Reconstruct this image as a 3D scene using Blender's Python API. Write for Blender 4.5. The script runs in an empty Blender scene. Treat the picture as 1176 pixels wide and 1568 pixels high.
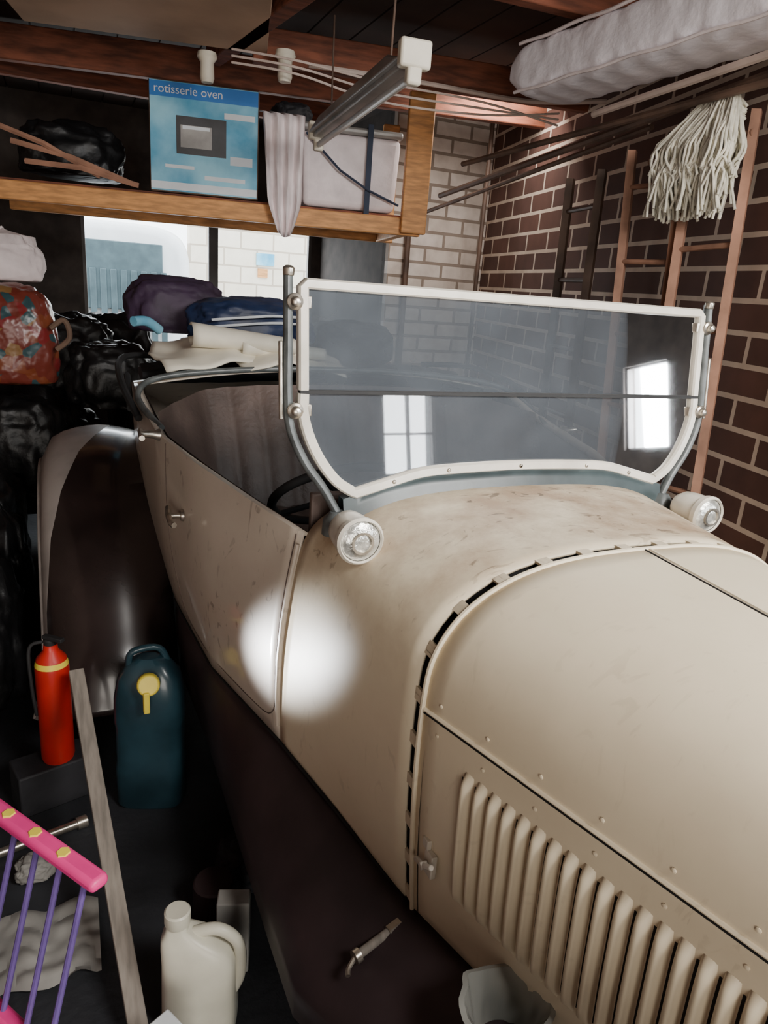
import bpy, math, random
from mathutils import Vector, Matrix, noise
random.seed(7)
D=bpy.data; SC=bpy.context.scene

# ------------------------------------------------------------------ helpers
def link(o,parent=None):
    SC.collection.objects.link(o)
    if parent: o.parent=parent
    return o
def empty(name):
    o=D.objects.new(name,None); o.empty_display_size=.1
    return link(o)
def cr(pts,n=6,closed=False):
    P=[Vector(p) for p in pts]; out=[]
    N=len(P); rng=N if closed else N-1
    for i in range(rng):
        if closed: p0,p1,p2,p3=P[i-1],P[i],P[(i+1)%N],P[(i+2)%N]
        else:
            p0=P[max(i-1,0)];p1=P[i];p2=P[i+1];p3=P[min(i+2,N-1)]
        for k in range(n):
            t=k/n
            out.append(.5*((2*p1)+(p2-p0)*t+(2*p0-5*p1+4*p2-p3)*t*t+(3*p1-p0-3*p2+p3)*t**3))
    if not closed: out.append(P[-1])
    return out
def interp(tab,x):
    if x<=tab[0][0]: return tab[0][1]
    for i in range(len(tab)-1):
        if x<=tab[i+1][0]:
            t=(x-tab[i][0])/(tab[i+1][0]-tab[i][0]); return tab[i][1]+(tab[i+1][1]-tab[i][1])*t
    return tab[-1][1]
def RZ(a): return Matrix.Rotation(a,3,'Z')
class MB:
    def __init__(s): s.v=[];s.f=[];s.m=[]
    def add(s,vs,fs,mi=0):
        b=len(s.v); s.v+=[tuple(v) for v in vs]
        for i,f in enumerate(fs):
            s.f.append([b+k for k in f]); s.m.append(mi[i] if isinstance(mi,list) else mi)
        return s
    def box(s,c,d,rot=None,mi=0,taper=1.0):
        c=Vector(c);vs=[]
        for z in (-.5,.5):
            k=taper if z>0 else 1
            for x,y in ((-.5,-.5),(.5,-.5),(.5,.5),(-.5,.5)):
                p=Vector((x*d[0]*k,y*d[1]*k,z*d[2]))
                if rot is not None: p=rot@p
                vs.append(p+c)
        return s.add(vs,[(3,2,1,0),(4,5,6,7),(0,1,5,4),(1,2,6,5),(2,3,7,6),(3,0,4,7)],mi)
    def tube(s,pts,r,n=8,closed=False,mi=0,flat=1.0,caps=True):
        P=[Vector(p) for p in pts];N=len(P);rings=[]
        nrm=None
        for i in range(N):
            a=P[i-1] if (i>0 or closed) else P[i]; b=P[(i+1)%N] if (i<N-1 or closed) else P[i]
            t=(b-a).normalized()
            if nrm is None:
                nrm=t.cross(Vector((0,0,1)))
                if nrm.length<.2: nrm=t.cross(Vector((0,1,0)))
            nrm=(nrm-t*nrm.dot(t)).normalized(); bn=t.cross(nrm)
            rr=r[i] if isinstance(r,(list,tuple)) else r
            rings.append([P[i]+nrm*math.cos(2*math.pi*k/n)*rr*flat+bn*math.sin(2*math.pi*k/n)*rr for k in range(n)])
        return s.loft(rings,closed_ring=True,closed=closed,mi=mi,caps=caps and not closed)
    def loft(s,rings,closed_ring=False,closed=False,mi=0,caps=False,colmi=None):
        n=len(rings[0]);N=len(rings);vs=[p for r in rings for p in r];fs=[];ms=[]
        for i in range(N if closed else N-1):
            j=(i+1)%N
            for k in range(n if closed_ring else n-1):
                l=(k+1)%n
                fs.append((i*n+k,i*n+l,j*n+l,j*n+k)); ms.append(colmi(i,k) if colmi else mi)
        if caps:
            fs.append(tuple(reversed(range(n))));ms.append(mi)
            fs.append(tuple((N-1)*n+k for k in range(n)));ms.append(mi)
        return s.add(vs,fs,ms)
    def lathe(s,o,axis,prof,n=24,mi=0,caps=True,colm=None):
        o=Vector(o);ax=Vector(axis).normalized();u=ax.orthogonal().normalized();w=ax.cross(u)
        rings=[[o+ax*h+(u*math.cos(2*math.pi*k/n)+w*math.sin(2*math.pi*k/n))*max(r,1e-4) for k in range(n)] for r,h in prof]
        return s.loft(rings,closed_ring=True,mi=mi,caps=caps)
    def build(s,name,mats,parent=None,angle=40,bevel=0,sub=0,solid=0,segs=2,loc=None,rot=None):
        me=D.meshes.new(name); me.from_pydata(s.v,[],s.f)
        if not isinstance(mats,(list,tuple)): mats=[mats]
        for m in mats: me.materials.append(m)
        for p,mi in zip(me.polygons,s.m): p.material_index=mi
        import bmesh
        bm=bmesh.new();bm.from_mesh(me);bmesh.ops.recalc_face_normals(bm,faces=bm.faces);bm.to_mesh(me);bm.free()
        for p in me.polygons: p.use_smooth=True
        try: me.set_sharp_from_angle(angle=math.radians(angle))
        except Exception: pass
        o=D.objects.new(name,me); link(o,parent)
        if loc: o.location=loc
        if rot: o.rotation_euler=rot
        if bevel:
            b=o.modifiers.new('bevel','BEVEL');b.width=bevel;b.segments=segs;b.limit_method='ANGLE';b.angle_limit=.6
        if solid:
            b=o.modifiers.new('solid','SOLIDIFY');b.thickness=abs(solid);b.offset=-1 if solid>0 else 1
        if sub:
            b=o.modifiers.new('sub','SUBSURF');b.levels=sub;b.render_levels=sub;b.boundary_smooth='PRESERVE_CORNERS'
        return o

# ------------------------------------------------------------------ materials
def nt(name):
    m=D.materials.new(name);m.use_nodes=True;t=m.node_tree
    return m,t,t.nodes['Principled BSDF']
def mat(name,col,rough=.5,metal=0,var=.2,scale=8,bump=0,bscale=None,coat=0,col2=None,emit=0,stretch=None,spec=None):
    m,t,b=nt(name);N=t.nodes;L=t.links
    tc=N.new('ShaderNodeTexCoord');src=tc.outputs['Object']
    if stretch:
        mp=N.new('ShaderNodeMapping');mp.inputs['Scale'].default_value=stretch;L.new(src,mp.inputs[0]);src=mp.outputs[0]
    n=N.new('ShaderNodeTexNoise');n.inputs['Scale'].default_value=scale;n.inputs['Detail'].default_value=6;L.new(src,n.inputs['Vector'])
    r=N.new('ShaderNodeValToRGB');L.new(n.outputs['Fac'],r.inputs[0])
    c2=col2 or [min(1,c*(1+var)) for c in col]
    r.color_ramp.elements[0].position=.35;r.color_ramp.elements[1].position=.65
    r.color_ramp.elements[0].color=(*[c*(1-var) for c in col],1);r.color_ramp.elements[1].color=(*c2,1)
    L.new(r.outputs[0],b.inputs['Base Color'])
    b.inputs['Roughness'].default_value=rough;b.inputs['Metallic'].default_value=metal
    b.inputs['Coat Weight'].default_value=coat;b.inputs['Coat Roughness'].default_value=.12
    if spec is not None: b.inputs['Specular IOR Level'].default_value=spec
    if bump:
        n2=N.new('ShaderNodeTexNoise');n2.inputs['Scale'].default_value=bscale or scale*4;n2.inputs['Detail'].default_value=5;L.new(src,n2.inputs['Vector'])
        bp=N.new('ShaderNodeBump');bp.inputs['Strength'].default_value=bump;bp.inputs['Distance'].default_value=.01
        L.new(n2.outputs['Fac'],bp.inputs['Height']);L.new(bp.outputs[0],b.inputs['Normal'])
    if emit:
        b.inputs['Emission Color'].default_value=(*col,1);b.inputs['Emission Strength'].default_value=emit
    return m
def brick(name,c1,c2,mortar,rough=.85,bw=.30,rh=.108,ms=.010,dirt=.5):
    m,t,b=nt(name);N=t.nodes;L=t.links
    tc=N.new('ShaderNodeTexCoord');sp=N.new('ShaderNodeSeparateXYZ');cb=N.new('ShaderNodeCombineXYZ')
    L.new(tc.outputs['Object'],sp.inputs[0]);L.new(sp.outputs['X'],cb.inputs['X']);L.new(sp.outputs['Z'],cb.inputs['Y'])
    k=N.new('ShaderNodeTexBrick');L.new(cb.outputs[0],k.inputs['Vector'])
    for a,v in (('Scale',1),('Brick Width',bw),('Row Height',rh),('Mortar Size',ms),('Mortar Smooth',.1),('Bias',0)): k.inputs[a].default_value=v
    k.inputs['Color1'].default_value=(*c1,1);k.inputs['Color2'].default_value=(*c2,1);k.inputs['Mortar'].default_value=(*mortar,1)
    n=N.new('ShaderNodeTexNoise');n.inputs['Scale'].default_value=9;n.inputs['Detail'].default_value=8;L.new(tc.outputs['Object'],n.inputs['Vector'])
    mx=N.new('ShaderNodeMix');mx.data_type='RGBA';mx.blend_type='MULTIPLY';mx.inputs[0].default_value=dirt
    r=N.new('ShaderNodeValToRGB');r.color_ramp.elements[0].position=.3;r.color_ramp.elements[0].color=(.5,.45,.42,1);r.color_ramp.elements[1].position=.6
    L.new(n.outputs['Fac'],r.inputs[0]);L.new(k.outputs['Color'],mx.inputs[6]);L.new(r.outputs[0],mx.inputs[7]);L.new(mx.outputs[2],b.inputs['Base Color'])
    b.inputs['Roughness'].default_value=rough
    bp=N.new('ShaderNodeBump');bp.invert=True;bp.inputs['Strength'].default_value=.7;bp.inputs['Distance'].default_value=.012
    L.new(k.outputs['Fac'],bp.inputs['Height']);L.new(bp.outputs[0],b.inputs['Normal'])
    return m
def paint(name,base,dirt,rough=.42,stain=.5,topstain=True,coat=0,bump=.25):
    m,t,b=nt(name);N=t.nodes;L=t.links
    tc=N.new('ShaderNodeTexCoord')
    n=N.new('ShaderNodeTexNoise');n.inputs['Scale'].default_value=4.2;n.inputs['Detail'].default_value=8;n.inputs['Roughness'].default_value=.66;L.new(tc.outputs['Object'],n.inputs['Vector'])
    r=N.new('ShaderNodeValToRGB');r.color_ramp.elements[0].position=.36;r.color_ramp.elements[1].position=.72
    r.color_ramp.elements[0].color=(0,0,0,1);r.color_ramp.elements[1].color=(1,1,1,1);L.new(n.outputs['Fac'],r.inputs[0])
    fac=r.outputs[0]
    if topstain:
        # dirt settled on the cowl behind the bonnet
        sp=N.new('ShaderNodeSeparateXYZ');L.new(tc.outputs['Object'],sp.inputs[0])
        m1=N.new('ShaderNodeMapRange');m1.inputs[1].default_value=.95;m1.inputs[2].default_value=1.19;L.new(sp.outputs['Z'],m1.inputs[0])
        m2=N.new('ShaderNodeMapRange');m2.inputs[1].default_value=-.5;m2.inputs[2].default_value=-.40;L.new(sp.outputs['Y'],m2.inputs[0])
        mm=N.new('ShaderNodeMath');mm.operation='MULTIPLY';L.new(m1.outputs[0],mm.inputs[0]);L.new(m2.outputs[0],mm.inputs[1])
        m3=N.new('ShaderNodeMath');m3.operation='MULTIPLY_ADD';L.new(mm.outputs[0],m3.inputs[0]);m3.inputs[1].default_value=1.6;m3.inputs[2].default_value=.2
        m4=N.new('ShaderNodeMath');m4.operation='MULTIPLY';L.new(m3.outputs[0],m4.inputs[0]);L.new(r.outputs[0],m4.inputs[1]);fac=m4.outputs[0]
    ms=N.new('ShaderNodeMath');ms.operation='MULTIPLY';ms.inputs[1].default_value=stain;ms.use_clamp=True;L.new(fac,ms.inputs[0])
    mx=N.new('ShaderNodeMix');mx.data_type='RGBA';mx.inputs[6].default_value=(*base,1);mx.inputs[7].default_value=(*dirt,1);L.new(ms.outputs[0],mx.inputs[0])
    # scuffs
    mpx=N.new('ShaderNodeMapping');mpx.inputs['Scale'].default_value=(1,2.2,1);mpx.inputs['Rotation'].default_value=(0,0,.6);L.new(tc.outputs['Object'],mpx.inputs[0])
    n3=N.new('ShaderNodeTexNoise');n3.inputs['Scale'].default_value=11;n3.inputs['Detail'].default_value=9;n3.inputs['Distortion'].default_value=1.8;L.new(mpx.outputs[0],n3.inputs['Vector'])
    r3=N.new('ShaderNodeValToRGB');r3.color_ramp.elements[0].position=.61;r3.color_ramp.elements[1].position=.66;L.new(n3.outputs['Fac'],r3.inputs[0])
    q=N.new('ShaderNodeMath');q.operation='MULTIPLY';q.use_clamp=True;L.new(r3.outputs[0],q.inputs[0]);L.new(fac,q.inputs[1])
    mx2=N.new('ShaderNodeMix');mx2.data_type='RGBA';L.new(mx.outputs[2],mx2.inputs[6]);mx2.inputs[7].default_value=(*[d*.5 for d in dirt],1);L.new(q.outputs[0],mx2.inputs[0])
    L.new(mx2.outputs[2],b.inputs['Base Color']);b.inputs['Roughness'].default_value=rough
    b.inputs['Coat Weight'].default_value=coat;b.inputs['Coat Roughness'].default_value=.10
    n2=N.new('ShaderNodeTexNoise');n2.inputs['Scale'].default_value=5;L.new(tc.outputs['Object'],n2.inputs['Vector'])
    bp=N.new('ShaderNodeBump');bp.inputs['Strength'].default_value=bump;bp.inputs['Distance'].default_value=.01;L.new(n2.outputs['Fac'],bp.inputs['Height']);L.new(bp.outputs[0],b.inputs['Normal'])
    return m

M={}
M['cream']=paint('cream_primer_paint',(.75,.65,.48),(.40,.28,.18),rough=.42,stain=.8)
M['cream_shaded']=paint('cream_shaded_paint',(.62,.54,.45),(.44,.35,.28),rough=.40,stain=.4,topstain=False,coat=.6,bump=.03)  # same cream as the bonnet, side shading put into a greyer colour
M['trim']=mat('white_frame_enamel',(.70,.65,.56),.3,var=.12,scale=12,coat=.3)
M['darkfender']=mat('dark_brown_enamel',(.028,.018,.017),.25,var=.4,scale=4,coat=.5,bump=.05,bscale=6)
M['apron']=mat('apron_brown_enamel',(.034,.021,.023),.5,var=.35,scale=5)
M['navy']=mat('post_dark_green_paint',(.045,.062,.066),.35,var=.3)
M['post']=mat('post_grey_green_paint',(.10,.11,.11),.35,var=.35,scale=20)
M['chrome']=mat('aged_nickel',(.55,.5,.43),.3,metal=.9,var=.25,scale=30)
M['rubber']=mat('black_rubber',(.012,.012,.013),.7,var=.3)
M['dark']=mat('dark_void',(.008,.007,.007),.9,var=.3)
M['leather']=mat('brown_leather',(.13,.093,.08),.5,var=.3,scale=6,bump=.3,bscale=60)
M['pale']=mat('grey_primer',(.36,.32,.30),.5,var=.2,scale=6)
M['wood_spoke']=mat('spoke_wood',(.16,.08,.04),.6,var=.3)
M['pine']=mat('orange_pine',(.62,.29,.10),.6,var=.25,scale=5,stretch=(1,8,12),bump=.1)
M['redwood']=mat('red_hardwood',(.18,.055,.027),.75,var=.45,scale=4,stretch=(1.2,6,9),bump=.2)
M['ladderwood']=mat('ladder_timber',(.33,.17,.11),.75,var=.4,scale=6,bump=.2)
M['rust']=mat('dark_pole',(.11,.065,.045),.6,var=.4)
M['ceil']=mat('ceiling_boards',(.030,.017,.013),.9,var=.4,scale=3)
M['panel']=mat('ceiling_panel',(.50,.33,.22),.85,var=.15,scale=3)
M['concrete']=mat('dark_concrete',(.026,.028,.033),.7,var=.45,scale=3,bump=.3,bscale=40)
M['brown_brick']=brick('brown_brick',(.125,.055,.038),(.080,.036,.027),(.62,.50,.40))
M['white_brick']=brick('whitewashed_brick',(.84,.75,.68),(.74,.64,.56),(.34,.27,.22),bw=.27,rh=.098)
M['render']=mat('dark_wall',(.05,.04,.035),.9,var=.3)
M['metalgrey']=mat('batten_grey_enamel',(.33,.31,.29),.4,metal=.2,var=.2)
M['capwhite']=mat('cream_plastic',(.72,.66,.54),.5,var=.1)
M['tube']=mat('tube_glass',(.6,.58,.55),.3,var=.05)
M['mattress']=mat('mattress_ticking',(.88,.83,.88),.8,var=.05,scale=10,bump=.5,bscale=18)
M['mop']=mat('mop_cotton',(.74,.71,.60),.9,var=.2,scale=30)
M['cloth']=mat('white_cloth',(.80,.70,.70),.85,var=.12,scale=9,bump=.2)
M['blackbag']=mat('black_bin_bag',(.008,.008,.009),.45,var=.4,scale=6,bump=.8,bscale=14)
M['navybag']=mat('navy_nylon',(.014,.028,.08),.5,var=.3,bump=.4,bscale=20)
M['purplebag']=mat('purple_nylon',(.045,.024,.055),.6,var=.3,bump=.4,bscale=20)
M['vinyl']=mat('cream_vinyl',(.82,.77,.65),.45,var=.1)
M['hoodcloth']=mat('black_hood_cloth',(.02,.02,.024),.7,var=.3,bump=.3)
M['red']=mat('extinguisher_red',(.50,.02,.015),.35,var=.15)
M['teal']=mat('teal_jerrycan',(.02,.055,.075),.3,var=.3,coat=.3)
M['yellow']=mat('yellow_plastic',(.85,.68,.08),.4,var=.1)
M['plank']=mat('weathered_batten',(.24,.21,.18),.8,var=.25,stretch=(8,1,2))
M['pink']=mat('pink_plastic',(.90,.05,.28),.4,var=.1)
M['purple']=mat('purple_plastic',(.16,.10,.33),.4,var=.15)
M['hdpe']=mat('white_bottle_plastic',(.62,.60,.50),.4,var=.1)
M['greenbox']=mat('cardboard_grey',(.3,.29,.27),.8,var=.2)
M['blue']=mat('box_print_blue',(.08,.42,.68),.5,var=.2,scale=4,col2=(.34,.70,.86))
M['boxwhite']=mat('box_print_white',(.75,.79,.83),.5,var=.05)
M['bluedeep']=mat('box_print_deep_blue',(.02,.18,.55),.5,var=.05)
M['cardboard']=mat('brown_cardboard',(.16,.10,.07),.85,var=.2)
M['ovendark']=mat('oven_print_dark',(.05,.05,.055),.4,var=.3)
M['ovengrey']=mat('oven_print_grey',(.36,.34,.32),.4,var=.3)
M['strap']=mat('navy_strap',(.02,.03,.06),.7,var=.2)
M['vanwhite']=mat('van_white_paint',(.75,.77,.78),.35,var=.04)
M['vangrey']=mat('van_grey_blue_panel',(.085,.125,.14),.5,var=.15,spec=.2)
M['pave']=mat('outside_paving',(.5,.5,.48),.8,var=.2)
M['housebrick']=brick('cream_house_brick',(.85,.77,.64),(.80,.72,.58),(.5,.42,.33),bw=.4,rh=.2,dirt=.15)
M['alum']=mat('window_frame_paint',(.06,.05,.045),.5,var=.2)
M['cable']=mat('cable_pale',(.60,.48,.42),.6,var=.15)
def floral():
    m,t,b=nt('floral_bag');N=t.nodes;L=t.links
    tc=N.new('ShaderNodeTexCoord');v=N.new('ShaderNodeTexVoronoi');v.inputs['Scale'].default_value=20;L.new(tc.outputs['Object'],v.inputs['Vector'])
    s=N.new('ShaderNodeSeparateColor');L.new(v.outputs['Color'],s.inputs[0])
    r=N.new('ShaderNodeValToRGB');r.color_ramp.interpolation='CONSTANT'
    e=r.color_ramp.elements;e[0].color=(.16,.03,.02,1);e[1].position=.5;e[1].color=(.20,.05,.02,1)
    for p,c in ((.66,(.03,.07,.08,1)),(.80,(.24,.13,.05,1)),(.88,(.20,.02,.02,1))):
        x=e.new(p);x.color=c
    L.new(s.outputs[0],r.inputs[0]);L.new(r.outputs[0],b.inputs['Base Color']);b.inputs['Roughness'].default_value=.3
    n=N.new('ShaderNodeTexNoise');n.inputs['Scale'].default_value=12;L.new(tc.outputs['Object'],n.inputs['Vector']);bp=N.new('ShaderNodeBump');bp.inputs['Strength'].default_value=.8;bp.inputs['Distance'].default_value=.02
    L.new(n.outputs['Fac'],bp.inputs['Height']);L.new(bp.outputs[0],b.inputs['Normal'])
    return m
M['floral']=floral()
def glass(name,tint,haze,hz=.2,ior=1.45,rough=.02):
    m=D.materials.new(name);m.use_nodes=True;t=m.node_tree;N=t.nodes;L=t.links
    for n in list(N): N.remove(n)
    o=N.new('ShaderNodeOutputMaterial');tr=N.new('ShaderNodeBsdfTransparent');tr.inputs[0].default_value=(*tint,1)
    df=N.new('ShaderNodeBsdfDiffuse');df.inputs[0].default_value=(*haze,1)
    gl=N.new('ShaderNodeBsdfGlossy');gl.inputs['Roughness'].default_value=rough
    m1=N.new('ShaderNodeMixShader')
    tc=N.new('ShaderNodeTexCoord');n=N.new('ShaderNodeTexNoise');n.inputs['Scale'].default_value=4;n.inputs['Detail'].default_value=5;n.inputs['Distortion'].default_value=1
    L.new(tc.outputs['Object'],n.inputs['Vector'])
    mr=N.new('ShaderNodeMapRange');mr.inputs[1].default_value=.3;mr.inputs[2].default_value=.75;mr.inputs[3].default_value=hz*.75;mr.inputs[4].default_value=hz*1.3;L.new(n.outputs['Fac'],mr.inputs[0])
    L.new(mr.outputs[0],m1.inputs[0]);L.new(tr.outputs[0],m1.inputs[1]);L.new(df.outputs[0],m1.inputs[2])
    fr=N.new('ShaderNodeFresnel');fr.inputs[0].default_value=ior
    m2=N.new('ShaderNodeMixShader');L.new(fr.outputs[0],m2.inputs[0]);L.new(m1.outputs[0],m2.inputs[1]);L.new(gl.outputs[0],m2.inputs[2])
    L.new(m2.outputs[0],o.inputs[0]);return m
M['glass']=glass('windscreen_glass',(.50,.56,.60),(.115,.13,.15),.56,ior=1.5,rough=.025)
M['jarglass']=glass('clear_plastic',(.75,.75,.72),(.5,.5,.46),.5)
M['lens']=mat('lamp_lens',(.62,.62,.58),.10,metal=.6,var=.3,scale=60,bump=.35,bscale=80,coat=.6)

# ------------------------------------------------------------------ room
def wall(name,p0,p1,z0,z1,th,m,hole=None):
    p0=Vector((*p0,0));p1=Vector((*p1,0));d=p1-p0;Ln=d.length;ang=math.atan2(d.y,d.x);b=MB()
    def bx(a,c,za,zb):
        if c-a>.001 and zb-za>.001: b.box(((a+c)/2,th/2,(za+zb)/2),(c-a,abs(th),zb-za))
    if hole:
        a,c,za,zb=hole
        bx(0,a,z0,z1);bx(c,Ln,z0,z1);bx(a,c,z0,za);bx(a,c,zb,z1)
    else: bx(0,Ln,z0,z1)
    return b.build(name,m,loc=(p0.x,p0.y,0),rot=(0,0,ang))
H=2.8
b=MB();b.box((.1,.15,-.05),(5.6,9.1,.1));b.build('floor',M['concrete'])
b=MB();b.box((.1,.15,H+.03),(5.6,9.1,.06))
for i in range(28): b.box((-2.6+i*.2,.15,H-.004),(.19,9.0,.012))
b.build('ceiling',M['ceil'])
# right brown brick wall (not parallel to the car)
wall('wall_right',(.99,-.41),(1.702,3.15),0,H,-.11,M['brown_brick'])
wall('wall_right_return',(.99,-.41),(2.7,-.41),0,H,.11,M['render'])
wall('wall_right_front',(2.7,-.41),(2.7,-4.3),0,H,.11,M['render'],hole=(1.86,2.28,1.38,1.98))
wall('wall_front',(2.7,-4.3),(-2.6,-4.3),0,H,.11,M['render'],hole=(.72,1.22,1.25,1.98))
wall('wall_left',(-2.6,-4.3),(-2.6,4.6),0,H,.11,M['brown_brick'])
wall('wall_back_white',(.98,3.15),(1.75,3.15),0,H,.11,M['white_brick'])
wall('wall_back_return',(.98,4.6),(.98,3.2),0,H,.1,M['render'])
wall('wall_back',(-2.6,4.6),(.98,4.6),0,H,.11,M['render'],hole=(1.72,3.50,1.0,2.10))
# window joinery
def window(name,c,w,h,axis,nx,nz,fr=.035,m=None,mull=None):
    b=MB();c=Vector(c);R=RZ(axis)
    def bx(u,z,du,dz): b.box(c+R@Vector((u,0,z)),(du,.05,dz),R)
    bx(-w/2,0,fr,h);bx(w/2,0,fr,h);bx(0,-h/2,w,fr);bx(0,h/2,w,fr)
    for i in range(1,nx): bx(-w/2+w*i/nx,0,fr*.8,h)
    for i in range(1,nz): bx(0,-h/2+h*i/nz,w,fr*.6)
    if mull: bx(mull[0],0,mull[1],h)
    b.build(name,m or M['alum'],bevel=.004)
window('window_1',(.01,4.63,1.55),1.78,1.1,0,1,1,.05,mull=(.08,.075))
window('window_2',(1.73,-4.35,1.615),.5,.73,0,2,2,.03)
window('window_3',(2.75,-2.48,1.68),.42,.6,math.pi/2,1,1,.03)
# outside
b=MB();b.box((0,8.7,-.05),(14,7.9,.1));b.build('ground_outside',M['pave'])
van=empty('parked_van')
b=MB();rings=[]
for y in (6.6,6.63,6.72,8.2):
    k={6.6:.90,6.63:.96,6.72:1.0,8.2:1.0}[y];rg=[]
    for q in range(48):
        t=2*math.pi*q/48;rg.append(Vector((-1.0+math.copysign(abs(math.cos(t))**.3,math.cos(t))*1.22*k,y,1.20+math.copysign(abs(math.sin(t))**.3,math.sin(t))*.92*k)))
    rings.append(rg)
b.loft(rings,closed_ring=True,caps=True);b.build('body',M['vanwhite'],van,angle=50)
b=MB();b.box((-1.05,6.585,1.60),(1.95,.02,.66));b.build('rear_window',M['vangrey'],van,bevel=.009)
b=MB()
for i in range(20): b.box((-1.93+i*.098,6.572,1.30),(.060,.02,.72))
b.build('ribbed_panel',M['vangrey'],van,bevel=.008)
b=MB()
for x in (-1.85,-.15):
    b.lathe((x-.12,7.0,.34),(1,0,0),[(.2,0),(.34,.02),(.34,.22),(.2,.24)],28)
b.build('wheels',M['rubber'],van)
wall('house_wall',(.35,7.6),(4.5,7.6),0,3.4,.2,M['housebrick'])
b=MB();b.box((1.25,7.59,1.9),(.22,.02,.14),mi=0);b.box((1.22,7.59,1.74),(.12,.02,.10),mi=1);b.build('house_signs',[M['blue'],M['pine']])

# ceiling timbers
SA=-.2165
def L(u,v,z): return Vector((.74,2.25,0))+RZ(SA)@Vector((u,v,0))+Vector((0,0,z))
RS=RZ(SA)
tb=MB()
tb.box(L(-.6,.28,2.69),(4.0,.06,.16),RS)
tb.box((-.20,1.55,2.70),(.07,1.75,.15),RZ(.12))
tb.box((.2,.98,2.71),(4.2,.06,.15),RZ(-.05))
tb.box((.75,1.95,2.66),(1.9,.06,.14),RZ(-.16))
tb.box((.0,.1,2.725),(3.2,.06,.13));tb.box((.0,-.8,2.71),(3.2,.06,.14));tb.box((0,-3.2,2.71),(5,.06,.14))
tb.box((-.9,3.4,2.7),(3.2,.06,.14));tb.box((-1.25,1.3,2.70),(.07,2.4,.15))
tb.build('ceiling_joists',M['redwood'],bevel=.006)
b=MB();b.box((-.72,1.72,2.635),(1.0,.95,.02),RZ(SA));b.build('ceiling_panel',M['panel'],bevel=.004)

# storage shelf hung from ceiling
sh=empty('hanging_shelf')
b=MB();b.box(L(-1.1,0,1.998),(2.25,.05,.088),RS);b.box(L(-1.1,.75,1.998),(2.25,.05,.088),RS)
b.box(L(-.02,-.035,2.30),(.135,.045,.67),RS);b.box(L(-.02,.79,2.30),(.1,.045,.67),RS);b.box(L(-.06,.38,1.998),(.05,.75,.088),RS)
b.build('frame',M['pine'],sh,bevel=.006)
b=MB()
for i in range(6): b.box(L(-1.12,.07+i*.13,2.048),(2.15,.115,.012),RS)
b.build('boards',M['redwood'],sh)
# rotisserie oven carton
ob=empty('oven_carton')
b=MB();b.box(L(-1.10,.20,2.31),(.53,.36,.50),RS,mi=0);b.build('carton',M['cardboard'],ob,bevel=.008)
def pr(u,z,w,h,m,n,off=0):
    b=MB();b.box(L(u,.017-off,z),(w,.003,h),RS);b.build(n,M[m],ob)
pr(-1.10,2.31,.518,.488,'blue','front_print')
pr(-1.10,2.518,.518,.065,'bluedeep','title_band',.003)
pr(-1.10,2.090,.518,.035,'boxwhite','bottom_band',.003)
pr(-1.115,2.325,.24,.17,'ovendark','oven_picture',.003);pr(-1.14,2.32,.15,.10,'ovengrey','oven_door_picture',.005);pr(-1.14,2.36,.13,.015,'boxwhite','oven_rail_picture',.007)
pr(-.93,2.43,.15,.026,'boxwhite','caption_a',.003);pr(-.92,2.23,.11,.04,'boxwhite','caption_b',.003);pr(-1.0,2.14,.20,.02,'boxwhite','caption_c',.003);pr(-1.22,2.18,.14,.016,'boxwhite','caption_d',.003)
for tx,u,z,sz in (('rotisserie oven',-1.34,2.502,.054),):
    c=D.curves.new('title_text','FONT');c.body=tx;c.size=sz;c.extrude=.0008
    o=D.objects.new('title_text',c);link(o,ob);o.data.materials.append(M['boxwhite'])
    o.matrix_world=Matrix.Translation(L(u,.009,z))@(RS.to_4x4())@Matrix.Rotation(math.pi/2,4,'X')
# white storage tub with strap
tubp=empty('storage_tub')
b=MB();b.box(L(-.36,.22,2.240),(.49,.38,.355),RS,taper=1.06);b.build('body',M['cloth'],tubp,bevel=.03,segs=3)
b=MB();b.box(L(-.36,.22,2.435),(.53,.42,.035),RS);b.build('lid',M['metalgrey'],tubp,bevel=.012)
b=MB();b.box(L(-.27,.0,2.24),(.028,.006,.46),RS);b.box(L(-.27,.2,2.455),(.028,.4,.006),RS)
b.tube([L(-.60,.0,2.40),L(-.42,-.01,2.24),L(-.27,-.01,2.16),L(-.10,.0,2.10)],.006)
b.build('strap',M['strap'],tubp)
# blob bags
def blob(name,c,d,m,seed=0,amp=.18,fr=2.2,parent=None,flat=True,tie=False):
    import bmesh
    bm=bmesh.new();bmesh.ops.create_icosphere(bm,subdivisions=5,radius=1)
    for v in bm.verts:
        p=v.co.copy();k=1+amp*noise.fractal(p*fr+Vector((seed*7.1,seed*3.3,0)),.8,2.1,5)
        k+=.05*abs(noise.noise(p*7+Vector((seed,0,0))))
        q=p*k
        q=Vector([math.copysign(abs(a)**.75,a) for a in q])
        if flat and q.z<-.6: q.z=-.6-(q.z+.6)*-.15
        if tie and q.z>.75:
            f=max(.12,1-(q.z-.75)*4);q.x*=f;q.y*=f;q.z+=.25
        v.co=Vector((q.x*d[0]/2,q.y*d[1]/2,q.z*d[2]/2))+Vector(c)
    me=D.meshes.new(name);bm.to_mesh(me);bm.free()
    for p in me.polygons: p.use_smooth=True
    me.materials.append(m);o=D.objects.new(name,me);return link(o,parent)
blob('dark_bag',L(-1.80,.38,2.22),(.5,.4,.32),M['blackbag'],3)
blob('camera_bag',L(-.66,.28,2.52),(.20,.2,.12),M['hoodcloth'],8)
b=MB()
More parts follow.
